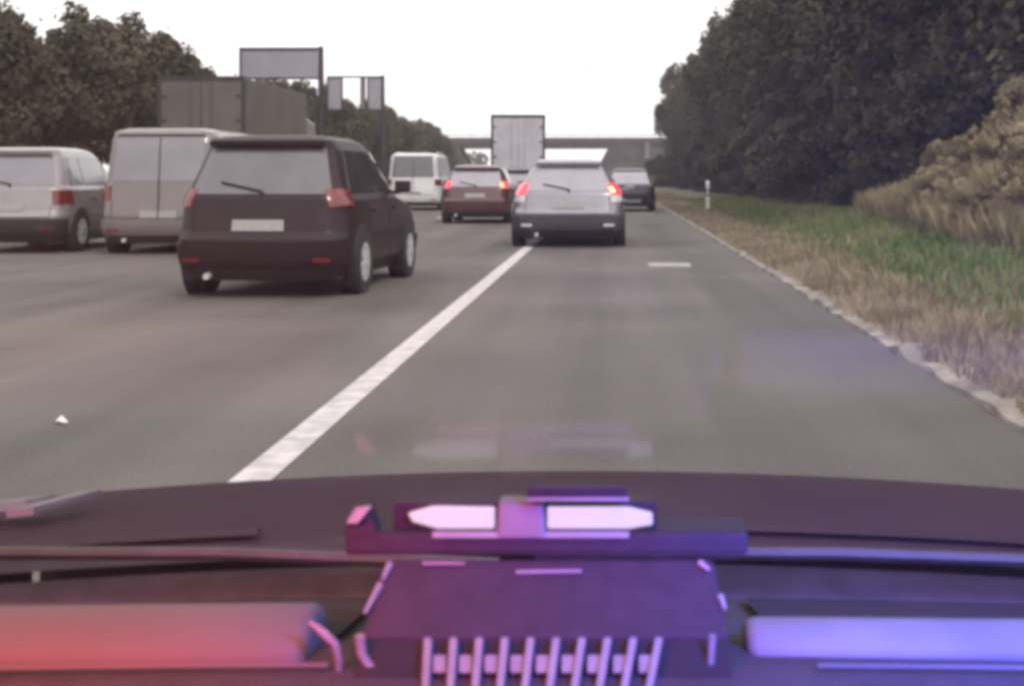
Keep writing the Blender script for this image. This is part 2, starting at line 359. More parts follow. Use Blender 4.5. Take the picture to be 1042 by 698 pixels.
# ------------------------------------------------------------------ overpass
YB = 200
br = thing('overpass_bridge', (-10, YB, 0), 'low grey concrete road overpass spanning the motorway in the distance', 'bridge')
br_m = lambda n, bm, m=M_CONC, **k: obj(n, bm, m, br, **k)
br_m('deck', box(bmesh.new(), -30, 32, -4, 4, 5.3, 6.3), bevel=.05)
br_m('parapet', box(bmesh.new(), -30, 32, -4.15, -3.9, 5.95, 6.75), bevel=.02)
rb = bmesh.new(); tube(rb, [(-30,-4,7.15),(32,-4,7.15)], .05, 6)
for k in range(32): tube(rb, [(-30+2*k,-4,6.7),(-30+2*k,-4,7.15)], .035, 5)
br_m('handrail', rb, M_STEEL)
for x in (-3.4,): br_m('pier', box(bmesh.new(), x-.4, x+.4, -3, 3, -.3, 5.36), bevel=.05)
for (x0, x1) in ((-31,-8.9),(6.4,33)):
    q = bmesh.new(); s = 1 if x0 < 0 else -1; xi = x1 if s > 0 else x0; xo = x0 if s > 0 else x1
    hexa(q, [(xo,-4.6,-.5),(xi,-4.6,-.5),(xi-s*3,-4.6,5.28),(xo,-4.6,5.28)], [(xo,4.6,-.5),(xi,4.6,-.5),(xi-s*3,4.6,5.28),(xo,4.6,5.28)])
    br_m('abutment', q, bevel=.05)

# ------------------------------------------------------------------ gantry signs
def sign(Y, u0, u1, v0, v1, label, split, arm):
    a, b = at(u0, v0, Y), at(u1, v1, Y); W = b.x - a.x; z0, z1 = b.z, a.z
    r = thing('cantilever_sign', (b.x, Y, ground_h(b.x, Y)), label, 'road sign'); g = r.location.z; z0 -= g; z1 -= g
    if split:
        for k, (f0, f1) in enumerate(split): obj('sign_panel', B(-W*(1-f0), -W*(1-f1), -.06, .0, z0, z1), M_SIGNB, r)
    else: obj('sign_panel', B(-W+.06, -.1, -.06, 0, z0+.06, z1-.06), M_SIGNB, r)
    fb = bmesh.new(); t = .09
    box(fb, -W, 0, -.12, .04, z1-t, z1); box(fb, -W, 0, -.12, .04, z0-t*.5, z0+t*.5); box(fb, -W-.001, -W+t*.9, -.115, .035, z0, z1-t)
    if split:
        for (f0, f1) in split:
            for f in (f0, f1):
                if 0 < f < 1: box(fb, -W*(1-f)-.04, -W*(1-f)+.04, -.11, .03, z0+t*.5, z1-t)
    obj('frame', fb, M_STEEL, r)
    obj('post', tube(bmesh.new(), [(0.02,.02,-.3),(0.02,.02,z1+.05)], [.16,.11], 10), M_STEEL, r, smooth=True)
    obj('base_plate', B(-.3, .34, -.3, .34, -.1, .12), M_CONC, r, bevel=.02)
    return r
sign(60, 244, 326, 49, 80, 'large grey framed sign board high on the left, the wider and nearer of two', None, True)
sign(80, 333, 389, 78, 112, 'smaller sign frame with open gaps between grey panels, right of the larger board', [(0,.27),(.62,.68),(.74,1)], True)
ts = thing('traffic_sign', (2.6+curve(100), 100, 0), 'small pale road sign on a post at the far right roadside below the wood', 'road sign')
obj('post', tube(bmesh.new(), [(0,0,-.2),(0,0,3.8)], .045, 8), M_STEEL, ts)
obj('sign_plate', B(-.17,.17,-.06,-.045,2.5,3.7), M_SIGNB, ts, bevel=.008)
# delineator post
dp = thing('delineator_post', (at(720,215,46).x, 46, ground_h(at(720,215,46).x, 46)), 'white plastic delineator post with a black band on the right verge', 'marker post')
pb = bmesh.new(); hexa(pb, [(-.07,-.05,-.1),(.07,-.05,-.1),(.06,.07,-.1),(-.06,.07,-.1)], [(-.065,-.045,.55),(.065,-.045,.55),(.055,.065,.55),(-.055,.065,.55)])
obj('post', pb, M_WHITE, dp)
pb = bmesh.new(); hexa(pb, [(-.065,-.045,.552),(.065,-.045,.552),(.055,.065,.552),(-.055,.065,.552)], [(-.06,-.04,.80),(.06,-.04,.80),(.05,.06,.80),(-.05,.06,.80)])
obj('black_band', pb, M_BLACK, dp)
pb = bmesh.new(); hexa(pb, [(-.06,-.04,.802),(.06,-.04,.802),(.05,.06,.802),(-.05,.06,.802)], [(-.06,-.04,.98),(.06,-.04,.98),(.05,.06,1.08),(-.05,.06,1.08)])
obj('cap', pb, M_WHITE, dp)
obj('reflector', B(-.03,.03,-.056,-.047,.6,.76), M_WLAMP, dp)

# ------------------------------------------------------------------ cars
class Shell:
    """body as a stack of rounded plan outlines: tables over height of rear end, front end, half width"""
    def __init__(s, yr, yf, w, n=9.0): s.yr, s.yf, s.w, s.n = yr, yf, w, n
    def dims(s, z):
        a, b = interp(s.yr, z), interp(s.yf, z); return (a+b)/2, (b-a)/2, interp(s.w, z)
    def rear(s, f, z, e=0):
        c, a, w = s.dims(z); a += e; return Vector(((w+e)*f, c - a*max(0, 1-abs(f)**s.n)**(1/s.n), z))
    def front(s, f, z, e=0):
        c, a, w = s.dims(z); a += e; return Vector(((w+e)*f, c + a*max(0, 1-abs(f)**s.n)**(1/s.n), z))
    def side(s, sg, y, z, e=0):
        c, a, w = s.dims(z); t = min(1, abs(y-c)/(a+e)); return Vector((sg*(w+e)*max(0, 1-t**s.n)**(1/s.n), y, z))
    def body(s, zs):
        bm = bmesh.new(); R = []; N = 18
        for z in zs:
            fr = [math.sin(math.pi/2*(-1+2*k/N)) for k in range(N+1)]
            ring = [s.rear(f, z) for f in fr]
            c, a, w = s.dims(z); ys = [c + a*math.sin(math.pi/2*(-1+2*k/16)) for k in range(3, 14)]
            ring += [s.side(1, y, z) for y in ys]
            ring += [s.front(-f, z) for f in fr]
            ring += [s.side(-1, y, z) for y in reversed(ys)]
            R.append([bm.verts.new(p) for p in ring])
        n = len(R[0])
        for A, Bq in zip(R, R[1:]):
            for k in range(n): bm.faces.new((A[k], A[(k+1)%n], Bq[(k+1)%n], Bq[k]))
        bm.faces.new(R[0][::-1]); bm.faces.new(R[-1])
        bmesh.ops.remove_doubles(bm, verts=bm.verts, dist=.0005)
        return bm
    def patch(s, fn, us, vs, e0, e1):
        """closed slab over a grid fn(u, z, e)"""
        bm = bmesh.new()
        A = [[bm.verts.new(fn(u, v, e0)) for u in us] for v in vs]; T = [[bm.verts.new(fn(u, v, e1)) for u in us] for v in vs]
        nv, nu = len(vs), len(us)
        for j in range(nv-1):
            for i in range(nu-1):
                bm.faces.new((A[j][i], A[j+1][i], A[j+1][i+1], A[j][i+1])); bm.faces.new((T[j][i], T[j][i+1], T[j+1][i+1], T[j+1][i]))
        for i in range(nu-1):
            bm.faces.new((A[0][i], A[0][i+1], T[0][i+1], T[0][i])); bm.faces.new((A[-1][i], T[-1][i], T[-1][i+1], A[-1][i+1]))
        for j in range(nv-1):
            bm.faces.new((A[j][0], T[j][0], T[j+1][0], A[j+1][0])); bm.faces.new((A[j][-1], A[j+1][-1], T[j+1][-1], T[j][-1]))
        return bm
def lin(a, b, n): return [a + (b-a)*i/n for i in range(n+1)]
def make_car(name, x, Y, label, cat, L, W, H, kind, pm, tum=0, lit=None, low=None, rails=False, rz=0, glass=None, rearglass=None, group='traffic standing and rolling on the motorway', plate=True, lampz=None, lampw=.2, deco=None, seat_z=0, lampc=None, plw=.29, plz=None):
    """x, Y: centre of the rear end on the road. Body built with the rear at y = 0, nose towards +y."""
    r = thing(name, (x, Y, 0), label, cat, group, rz)
    hw = W/2; zb = .2; zbelt = H*.60 if kind != 'van' else H*.55
    if kind == 'sedan':
        yr = [(zb,.12),(.35,.02),(.6,0),(zbelt-.04,.07),(zbelt+.02,.16),(zbelt+.04,.5),(H-.1,1.1),(H-.03,1.3),(H,1.6)]
    elif kind == 'van':
        yr = [(zb,.1),(.35,0),(.6,0),(zbelt,.05),(H-.25,.12),(H-.08,.19),(H-.02,.3),(H,.55)]
    else:
        yr = [(zb,.14),(.33,.03),(.58,0),(.66,.07),(zbelt,.13),(H-.15,.42),(H-.06,.40),(H-.02,.5),(H,.8)]
    hoodz = .98*zbelt if kind != 'van' else zbelt*.95
    wsb = L-1.05 if kind != 'van' else L-.75
    yf = [(zb,L-.15),(.35,L-.02),(.55,L),(hoodz-.22,L-.12),(hoodz-.1,L-.35),(hoodz,wsb),(H-.1,wsb-.85),(H-.03,wsb-1.05),(H,wsb-1.4)]
    wt = [(zb,hw-.1),(.32,hw-.02),(.6,hw),(zbelt-.02,hw-.03),(zbelt+.05,hw-.07),(H-.16,hw-.21-tum if kind != 'van' else hw-.13),(H-.06,hw-.27-tum if kind != 'van' else hw-.19),(H-.015,hw-.36-tum),(H,hw-.5-tum*.8)]
    sh = Shell(yr, yf, wt, 9 if kind != 'van' else 12)
    zs = sorted(set([round(zb + (H-zb)*i/40, 4) for i in range(41)] + [t[0] for t in yr] + [t[0] for t in yf] + [t[0] for t in wt]))
    obj('body', sh.body(zs), pm, r, smooth=True)
    G = glass or M_GLASS; RG = rearglass or G
    # rear window
    z0, z1 = zbelt+.05, H-.15
    fw = .86 if kind != 'van' else .8
    obj('rear_window', sh.patch(sh.rear, lin(-fw, fw, 14), lin(z0, z1, 6), -.01, .008), RG, r, smooth=True)
    obj('roof_spoiler', sh.patch(sh.rear, lin(-.84, .84, 12), lin(H-.115, H-.045, 3), -.02, .06 if kind != 'sedan' else .01), pm, r, smooth=True)
    wp = bmesh.new(); a, b = sh.rear(.02, z0+.03, .03), sh.rear(-.5, z0+.12, .03); tube(wp, [a, b], .012, 6); tube(wp, [sh.rear(.02, z0-.02, .0), a], .02, 6)
    if kind == 'estate': obj('wiper', wp, M_BLACK, r)
    else: wp.free()
    if kind == 'van': obj('rear_door_gap', tube(bmesh.new(), [sh.rear(0, z, .012) for z in lin(.56, H-.16, 8)], .012, 5), M_BLACK, r)
    # side windows
    c, a_, w_ = sh.dims(z0)
    def sidewin(y0b, y1b, y0t, y1t):
        for sg in (-1, 1):
            fn = lambda u, v, e, sg=sg: sh.side(sg, (y0b + (y1b-y0b)*u)*(1-v) + (y0t + (y1t-y0t)*u)*v, z0 + (z1-.01-z0)*v, e)
            obj('side_window', sh.patch(fn, lin(0,1,5), lin(0,1,4), -.01, .006), G, r, smooth=True)
    ft = wsb-1.0
    if kind == 'sedan': sidewin(.95, 1.9, 1.35, 1.92); sidewin(1.97, L-1.45, 1.99, ft+.1)
    elif kind == 'van': sidewin(.35, 1.5, .45, 1.5); sidewin(1.57, 2.7, 1.57, 2.7); sidewin(2.77, L-1.15, 2.77, ft-.05)
    else: sidewin(.5, 1.05, .72, 1.08); sidewin(1.12, 2.05, 1.14, 2.05); sidewin(2.11, L-1.4, 2.11, ft-.05)
    obj('windscreen', sh.patch(sh.front, lin(-.86,.86,12), lin(hoodz+.06, H-.15, 5), -.01, .008), G, r, smooth=True)
    # bumper, lower trim, plate, lamps
    lm = low or M_BLACK
    obj('rear_bumper', sh.patch(sh.rear, lin(-.97,.97,18), [.24,.3,.38,.48,.54], -.02, .035), lm if low else pm, r, smooth=True)
    obj('lower_trim', sh.patch(sh.rear, lin(-.93,.93,16), [.19,.24,.29], -.02, .04), M_BLACK, r, smooth=True)
    obj('front_bumper', sh.patch(sh.front, lin(-.97,.97,18), [.24,.32,.42,.5], -.02, .03), pm, r, smooth=True)
    if plate:
        pz = plz or (.72 if kind != 'van' else .62)
        obj('number_plate', sh.patch(sh.rear, lin(-plw,plw,6), [pz-.055,pz+.055], 0, .014 if not plz else .05), M_PLATE, r)
    zl0, zl1 = lampz or (zbelt-.24, zbelt-.02)
    for sg in (-1, 1):
        mm = M_REDLIT if lit else (lampc or M_RED)
        tl = obj('tail_light', sh.patch(sh.rear, sorted([sg*(.99), sg*(.99-lampw*.33), sg*(.99-lampw*.66), sg*(.99-lampw)]), lin(zl0, zl1, 3), -.02, .014), mm, r, smooth=True)
        if lit and (lit == 'both' or lit == ('l' if sg < 0 else 'r')):
            f = sg*(.9-lampw*.3); zc = (zl0*.55+zl1*.45)
            obj('lamp_bulb', sh.patch(sh.rear, sorted([f-.04, f, f+.04]), [zc-.05, zc, zc+.05], 0, .024), M_AMBER if sg > 0 else M_REDLIT, tl, smooth=True)
        if deco: obj('reversing_lamp', sh.patch(sh.rear, sorted([sg*.97, sg*.88, sg*.78]), [zl0-.13, zl0-.07, zl0-.02], -.01, .012), M_WLAMP, r, smooth=True)
        obj('bumper_reflector', sh.patch(sh.rear, sorted([sg*.62, sg*.72, sg*.8]), [.36, .40], 0, .045), M_WLAMP if deco else M_RED, r)
        obj('headlight', sh.patch(sh.front, sorted([sg*.94, sg*.8, sg*.6]), [hoodz-.3, hoodz-.24, hoodz-.16], -.02, .012), M_WLAMP, r, smooth=True)
        mir = bmesh.new(); xm = sg*(hw+.03); ym = wsb-.75
        hexa(mir, [(xm-.09*0,ym,zbelt+.02),(xm+sg*.19,ym,zbelt+.05),(xm+sg*.19,ym,zbelt+.18),(xm,ym,zbelt+.18)], [(xm,ym+.09,zbelt+.03),(xm+sg*.15,ym+.11,zbelt+.06),(xm+sg*.15,ym+.11,zbelt+.16),(xm,ym+.09,zbelt+.16)])
        box(mir, min(sg*(hw-.1), xm+sg*.01), max(sg*(hw-.1), xm+sg*.01), ym+.02, ym+.07, zbelt+.03, zbelt+.07)
        obj('mirror', mir, pm, r, smooth=True, bevel=.01)
    # shut lines of the tailgate
    sb = bmesh.new()
    for sg in (-1, 1): tube(sb, [sh.rear(sg*.76, z, .001) for z in lin(.56, zl0-.02, 6)], .006, 5)
    tube(sb, [sh.rear(f, .56, .002) for f in lin(-.76,.76,10)], .006, 5)
    obj('tailgate_seam', sb, M_BLACK, r)
    for sg in (-1, 1):
        for y in (1.1, 2.08): obj('door_seam', tube(bmesh.new(), [sh.side(sg, y, z, .001) for z in lin(.32, zbelt, 6)], .005, 5), M_BLACK, r)
        for y in (1.25, 2.25): obj('door_handle', B(*sorted((sg*(hw-.02), sg*(hw+.025))), y, y+.16, zbelt-.14, zbelt-.11), pm, r, bevel=.006)
    if rails:
        for sg in (-1, 1):
            rl = bmesh.new(); tube(rl, [(sg*(hw-.27), y, H+.03 + (-.06 if k in (0, 6) else 0)) for k, y in enumerate(lin(.75, wsb-1.1, 6))], .018, 6)
            obj('roof_rail', rl, M_RIM, r, smooth=True)
    obj('exhaust', tube(bmesh.new(), [(-hw*.55,.35,.24),(-hw*.55,-.02,.22)], .032, 10), M_RIM, r)
    ua = obj('underbody', B(-hw+.12, hw-.12, .3, L-.3, .16, .34), M_BLACK, r)
    R_ = .325 if H < 1.7 else .34
    for yw in (.78, L-.85):
        for sg in (-1, 1):
            wl = bpy.data.objects.new('wheel', None); C.objects.link(wl); wl.parent = r; wl.location = (sg*(hw-.088), yw, R_); wl.empty_display_size = .1
            obj('tyre', disc_x(bmesh.new(), (0,0,0), R_*.62, R_, -.11, .11), M_TYRE, wl, smooth=True)
            rm = disc_x(bmesh.new(), (0,0,0), R_*.52, R_*.66, -.108, .108)
            disc_x(rm, (sg*.103,0,0), 0.001, .06, -.012, .012, 12)
            for k in range(7):
                t = 2*math.pi*k/7; Mx = Matrix.Rotation(t, 4, 'X')
                box(rm, sg*.103-.008, sg*.103+.008, -.026, .026, .03, R_*.56, Mx)
            obj('rim', rm, M_RIM, wl, smooth=False)
            ar = bmesh.new(); disc_x(ar, (0,0,0), 0.01, R_+.05, -.09, .005)
            if sg < 0: bmesh.ops.scale(ar, vec=(-1,1,1), verts=ar.verts)
            obj('wheel_arch', ar, M_BLACK, r).location = (sg*(hw+.001), yw, R_+.01)
    if seat_z: pass
    return r, sh
P_SIL = paint('paint_silver', (.25,.235,.265), .45, .32)
P_DKP = mat('paint_dark_plum', (.017,.009,.012), .5, metal=0, coat=.08, spec=.3, noise_s=3)
P_WHT = paint('paint_white', (.6,.58,.6), 0, .35)
P_RED = paint('paint_dark_red_brown', (.075,.032,.032), .2, .35)
P_BLK = mat('paint_dark_blue_grey', (.014,.013,.018), .4, metal=.1, coat=.3, noise_s=3)
P_LGR = paint('paint_pale_grey', (.24,.22,.23), .2, .4)
P_GRY = paint('paint_grey', (.15,.13,.13), .2, .4)
make_car('estate_car', -.755, 23.3, 'silver estate car straight ahead, tail lights lit, left wheels on the white line', 'car', 4.6, 1.92, 1.51, 'estate', P_SIL, tum=.09, lit='both', glass=M_GLASSL, lampw=.19, lampz=(.90,1.08), deco=True, low=mat('bumper_grey', (.05,.042,.05), .6, noise_s=8))
make_car('sedan_car', .62, 47.5, 'dark saloon ahead on the right, beyond the silver estate car', 'car', 4.4, 1.75, 1.50, 'sedan', P_BLK, rearglass=M_GLASSL, lampc=mat('tail_lens_smoked', (.06,.02,.025), .25, coat=.6, noise_s=40), plw=.42, plz=.36)
make_car('minivan', -3.50, 13.5, 'dark plum minivan with alloy wheels in the nearest left lane', 'car', 3.95, 1.78, 1.63, 'estate', P_DKP, lit=None, rearglass=mat('car_glass_mid', (.09,.085,.095), .15, spec=.7, coat=.5, noise_s=2), lampz=(.90,1.08), rz=math.radians(-3))
make_car('panel_van', -7.0, 21.2, 'grey high-roofed van left of and beyond the plum minivan', 'van', 4.9, 1.92, 1.97, 'van', P_GRY, rearglass=M_GLASSM)
make_car('hatchback_car', -9.45, 21.4, 'pale grey car with a dark bumper cut off by the left picture edge', 'car', 4.0, 1.78, 1.68, 'estate', P_LGR, low=M_BLACK, rearglass=M_GLASSM)
make_car('passenger_van', -7.1, 49, 'white passenger van with roof rails, seen beyond the front of the plum minivan', 'van', 4.9, 1.98, 2.05, 'van', P_WHT, rails=True)
make_car('hatchback_car', -3.5, 35, 'dark reddish car with lit tail light, left of the silver estate car', 'car', 4.2, 1.76, 1.50, 'estate', P_RED, lit='both', lampz=(.92,1.08), rearglass=M_GLASSL)
make_car('hatchback_car', -3.15, 44.5, 'small dark car between the reddish car and the white lorry', 'car', 4.1, 1.72, 1.46, 'estate', P_BLK, rearglass=M_GLASSL)
# lorries
def make_lorry(x, Y, rz, label, LM, M_BOX, PC):
    lo = thing('box_lorry', (x, Y, 0), label, 'lorry', 'traffic standing and rolling on the motorway', rz=rz)
    obj('cargo_box', B(-1.25,1.25,.06,8.2,1.05,4.08), M_BOX, lo, bevel=.03)
    fb = bmesh.new(); box(fb,-1.28,-1.17,-.02,.058,1.0,4.12); box(fb,1.17,1.28,-.02,.058,1.0,4.12); box(fb,-1.17,1.17,-.02,.058,3.98,4.12); box(fb,-1.17,1.17,-.02,.058,1.0,1.1); obj('door_frame', fb, M_STEEL, lo)
    for sg in (-1, 1):
        d = obj('rear_door', B(*sorted((sg*.012, sg*1.165)), -.01, .055, 1.105, 3.975), LM, lo, bevel=.01)
        lb = bmesh.new()
        tube(lb, [(sg*.3,-.035,1.12),(sg*.3,-.035,3.95)], .02, 6)
        obj('lock_bar', lb, LM, d)
        hg = bmesh.new()
        for zz in (1.4,2.1,2.8,3.5): box(hg, *sorted((sg*1.0, sg*1.16)), -.03, -.012, zz, zz+.07)
        obj('hinge', hg, M_STEEL, d)
        obj('tail_light', B(*sorted((sg*.8, sg*1.2)), -.03, .03, .78, .92), M_RED, lo, bevel=.01)
    obj('underrun_bar', B(-1.2,1.2,.0,.1,.5,.62), M_STEEL, lo, bevel=.01)
    obj('number_plate', B(-.26,.26,-.02,.0,.8,.91), M_PLATE, lo)
    obj('chassis', B(-.5,.5,.2,10,.62,1.04), M_BLACK, lo)
    cb = bmesh.new(); hexa(cb, [(-1.2,8.5,.6),(1.2,8.5,.6),(1.2,10.6,.6),(-1.2,10.6,.6)], [(-1.15,8.5,3.3),(1.15,8.5,3.3),(1.12,10.1,3.1),(-1.12,10.1,3.1)]); obj('cab', cb, PC, lo, bevel=.06)
    for yw in (1.6, 2.9, 9.6):
        for sg in (-1, 1):
            wl = bpy.data.objects.new('wheel', None); C.objects.link(wl); wl.parent = lo; wl.location = (sg*1.05, yw, .5)
            obj('tyre', disc_x(bmesh.new(), (0,0,0), .28, .5, -.16, .16), M_TYRE, wl, smooth=True); obj('rim', disc_x(bmesh.new(), (sg*.05,0,0), .01, .285, -.05, .05), M_RIM, wl)
LM = mat('lorry_door_sheet', (.40,.385,.43), .45, noise_s=1.2, col2=(.5,.48,.53))
make_lorry(-4.45, 65, math.radians(4.2), 'white box lorry with tall rear doors, standing in the left lane ahead', LM, M_WHITE, P_WHT)
M_LBR = mat('lorry_grey_brown', (.085,.073,.064), .6, noise_s=.8, col2=(.115,.10,.088))
make_lorry(-11.95, 40, 0, 'grey-brown box lorry beyond the vans at left, in front of the trees', M_LBR, M_LBR, P_GRY)
# bird
bb = bmesh.new(); bmesh.ops.create_icosphere(bb, subdivisions=2, radius=1, matrix=Matrix.Diagonal((.05,.14,.045,1)))
for sg in (-1, 1): hexa(bb, [(sg*.02,-.05,.0),(sg*.02,.05,.0),(sg*.2,.02,.06),(sg*.2,-.04,.06)], [(sg*.02,-.05,.012),(sg*.02,.05,.012),(sg*.2,.02,.066),(sg*.2,-.04,.066)])
o = obj('bird', bb, M_BLACK, smooth=True); o.location = at(602, 71, 70); tag(o, 'tiny dark bird flying in the white sky above the overpass', 'bird')
# litter
lt = bmesh.new(); vv = [lt.verts.new((.032*math.cos(a)*random.uniform(.6,1.2), .05*math.sin(a)*random.uniform(.7,1.2), random.uniform(.0,.02))) for a in [i*math.pi/4 for i in range(8)]]
ct = lt.verts.new((0,0,.035))
for i in range(8): lt.faces.new((vv[i], vv[(i+1)%8], ct))
lt.faces.new(vv[::-1])
o = obj('litter', lt, M_WHITE); o.location = (at(63,431,6.7).x, 6.7, .006); tag(o, 'crumpled pale scrap of litter on the asphalt at lower left', 'litter')

# ------------------------------------------------------------------ patrol car we look out of
CX = -.05
pc = thing('patrol_car', (CX, 0, 0), 'dark car the picture is taken from, its bonnet and dashboard across the bottom', 'car')
PAINT_E = paint('paint_bonnet', (.06,.03,.042), .0, .85)
M_DASH = mat('dash_vinyl', (.055,.045,.05), .75, noise_s=40, col2=(.065,.055,.06), bump=.25, bump_s=500, spec=.25)
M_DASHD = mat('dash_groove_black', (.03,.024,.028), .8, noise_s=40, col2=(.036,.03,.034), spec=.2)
M_ROLL = mat('dash_trim_grey', (.055,.052,.052), .75, noise_s=12, col2=(.05,.047,.047), bump=.1, bump_s=300, spec=.3)
M_TRIM_GLINT = mat('trim_and_glint', (.09,.085,.09), .5, metal=.1, noise_s=20, col2=(.12,.115,.12))  # shared by the trim pieces and the modelled glints
def epart(n, bm, m, **k): return obj(n, bm, m, pc, **k)
def loftx(prof, xs, crown=0, thick=0):     # profile (Y,Z) swept along X
    bm = bmesh.new(); R = [[bm.verts.new((x, y - abs(x)**2*crown, z - abs(x)**2*crown*.35)) for (y, z) in prof] for x in xs]
    for a, b in zip(R, R[1:]):
        for i in range(len(prof)-1): bm.faces.new((a[i], a[i+1], b[i+1], b[i]))
    if thick: bmesh.ops.solidify(bm, geom=bm.faces[:], thickness=thick)
    return bm
PAINT_E.node_tree.nodes['Principled BSDF'].inputs['Coat Weight'].default_value = .08; PAINT_E.node_tree.nodes['Principled BSDF'].inputs['Specular IOR Level'].default_value = .3
# bonnet: rear edge Y 1.27 Z .855, front Y 1.97 Z .775
bp = [(1.27,.853),(1.4,.845),(1.42,.842),(1.6,.829),(1.8,.808),(1.92,.790),(1.98,.768),(2.02,.72)]
epart('bonnet', loftx(bp, lin(-.72,.72,24), .12, .012), PAINT_E, smooth=True)
for (x0, x1) in ((-.62,-.30),(.18,.5)): epart('bonnet_crease', loftx([(1.36,.853),(1.375,.856),(1.39,.849)], lin(x0,x1,6), .12, .004), PAINT_E, smooth=True)
fa = bmesh.new(); hexa(fa, [(-.76,2.0,.25),(.76,2.0,.25),(.76,1.9,.25),(-.76,1.9,.25)], [(-.74,1.97,.72),(.74,1.97,.72),(.74,1.88,.72),(-.74,1.88,.72)]); epart('front_bumper', fa, PAINT_E, bevel=.03)
for sg in (-1, 1):
    q = bmesh.new(); hexa(q, [(sg*.74,-1.6,.3),(sg*.86,-1.6,.3),(sg*.86,1.9,.3),(sg*.74,1.9,.3)], [(sg*.72,-1.6,.88),(sg*.80,-1.6,.86),(sg*.78,1.85,.75),(sg*.72,1.85,.76)])
    epart('side_panel', q, PAINT_E, bevel=.03)
    epart('windscreen_pillar', tube(bmesh.new(), [(sg*.735,1.21,.835),(sg*.70,.8,1.08),(sg*.65,.33,1.36)], .03, 10), PAINT_E, smooth=True)
    epart('rear_pillar', tube(bmesh.new(), [(sg*.76,-1.6,.84),(sg*.62,-1.2,1.37)], .06, 10), PAINT_E, smooth=True)
    epart('mid_pillar', tube(bmesh.new(), [(sg*.77,-.3,.84),(sg*.63,-.35,1.37)], .04, 10), PAINT_E, smooth=True)
    epart('wheel', disc_x(bmesh.new(), (sg*.76,1.25,.33), .02, .33, -.1, .105), M_TYRE, smooth=True)
    epart('wheel', disc_x(bmesh.new(), (sg*.76,-1.2,.33), .02, .33, -.1, .105), M_TYRE, smooth=True)
epart('roof', B(-.66,.66,-1.3,.34,1.352,1.39), PAINT_E, bevel=.015)
epart('floor_pan', B(-.72,.72,-1.6,1.8,.24,.3), M_BLACK)
epart('rear_panel', B(-.74,.74,-1.68,-1.6,.3,1.0), PAINT_E, bevel=.02)
epart('scuttle_panel', loftx([(1.18,.822),(1.215,.826),(1.235,.842),(1.262,.846)], lin(-.72,.72,20), .12, .01), mat('scuttle_plastic', (.05,.037,.044), .75, noise_s=30, spec=.25), smooth=True)
# dashboard top
dprof = [(1.19,.836),(1.12,.850),(1.05,.862),(.98,.873),(.945,.880),(.925,.886),(.86,.888),(.835,.884),(.80,.872),(.70,.85),(.62,.80),(.58,.70),(.56,.5)]
dash = epart('dashboard', loftx(dprof, lin(-.71,.71,28), .06, .01), M_DASH, smooth=True)
def prof_tube(u0, u1, Y, Z, r, sq=.72):
    bm = bmesh.new(); x0, x1 = (u0-U0)/F*Y - CX, (u1-U0)/F*Y - CX; R = []
    n = 18
    for x, s in [(x0,.7),(x0+.003,.92),(x0+.008,1)] + [(x0 + (x1-x0)*k/12, 1) for k in range(1, 12)] + [(x1-.008,1),(x1-.003,.92),(x1,.7)]:
        R.append([bm.verts.new((x, Y - .06*x*x + math.cos(t)*r*s*1.3, Z + math.sin(t)*r*s*sq)) for t in [2*math.pi*k/n for k in range(n)]])
    for a, b in zip(R, R[1:]):
        for k in range(n): bm.faces.new((a[k], a[(k+1)%n], b[(k+1)%n], b[k]))
    bm.faces.new(R[0][::-1]); bm.faces.new(R[-1]); return bm
obj('padded_roll', prof_tube(-240, 325, .93, .885, .034), M_ROLL, dash, smooth=True)
obj('padded_roll', prof_tube(757, 1300, .93, .886, .021), mat('dash_trim_pale', (.065,.065,.06), .75, noise_s=12, spec=.3), dash, smooth=True)
# dark recess channel behind the rolls, thin bright seam in front
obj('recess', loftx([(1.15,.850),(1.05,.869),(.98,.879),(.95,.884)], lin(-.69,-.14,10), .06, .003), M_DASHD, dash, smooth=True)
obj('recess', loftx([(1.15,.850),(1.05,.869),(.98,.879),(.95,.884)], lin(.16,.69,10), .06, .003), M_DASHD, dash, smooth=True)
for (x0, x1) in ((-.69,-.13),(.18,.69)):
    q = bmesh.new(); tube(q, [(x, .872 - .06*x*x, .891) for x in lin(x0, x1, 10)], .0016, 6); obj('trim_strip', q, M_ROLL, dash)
# wipers parked on the scuttle
for (a, b, c) in (((-.62,1.245,.86),(-.3,1.235,.862),(-.05,1.215,.858)), ((-.02,1.245,.86),(.25,1.235,.862),(.52,1.215,.858))):
    wpo = epart('wiper', tube(bmesh.new(), [a, b, c], .006, 6), M_BLACK)
# pale blades standing in for a bright reflection on the bonnet at left
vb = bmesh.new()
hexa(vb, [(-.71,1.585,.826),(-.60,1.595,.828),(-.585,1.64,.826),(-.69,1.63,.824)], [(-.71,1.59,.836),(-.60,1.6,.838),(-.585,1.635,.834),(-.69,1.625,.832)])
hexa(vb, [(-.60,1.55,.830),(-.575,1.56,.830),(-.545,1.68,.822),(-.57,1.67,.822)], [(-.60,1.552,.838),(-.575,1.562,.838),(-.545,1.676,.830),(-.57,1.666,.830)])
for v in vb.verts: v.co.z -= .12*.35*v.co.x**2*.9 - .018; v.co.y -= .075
epart('bonnet_glint', vb, M_TRIM_GLINT)
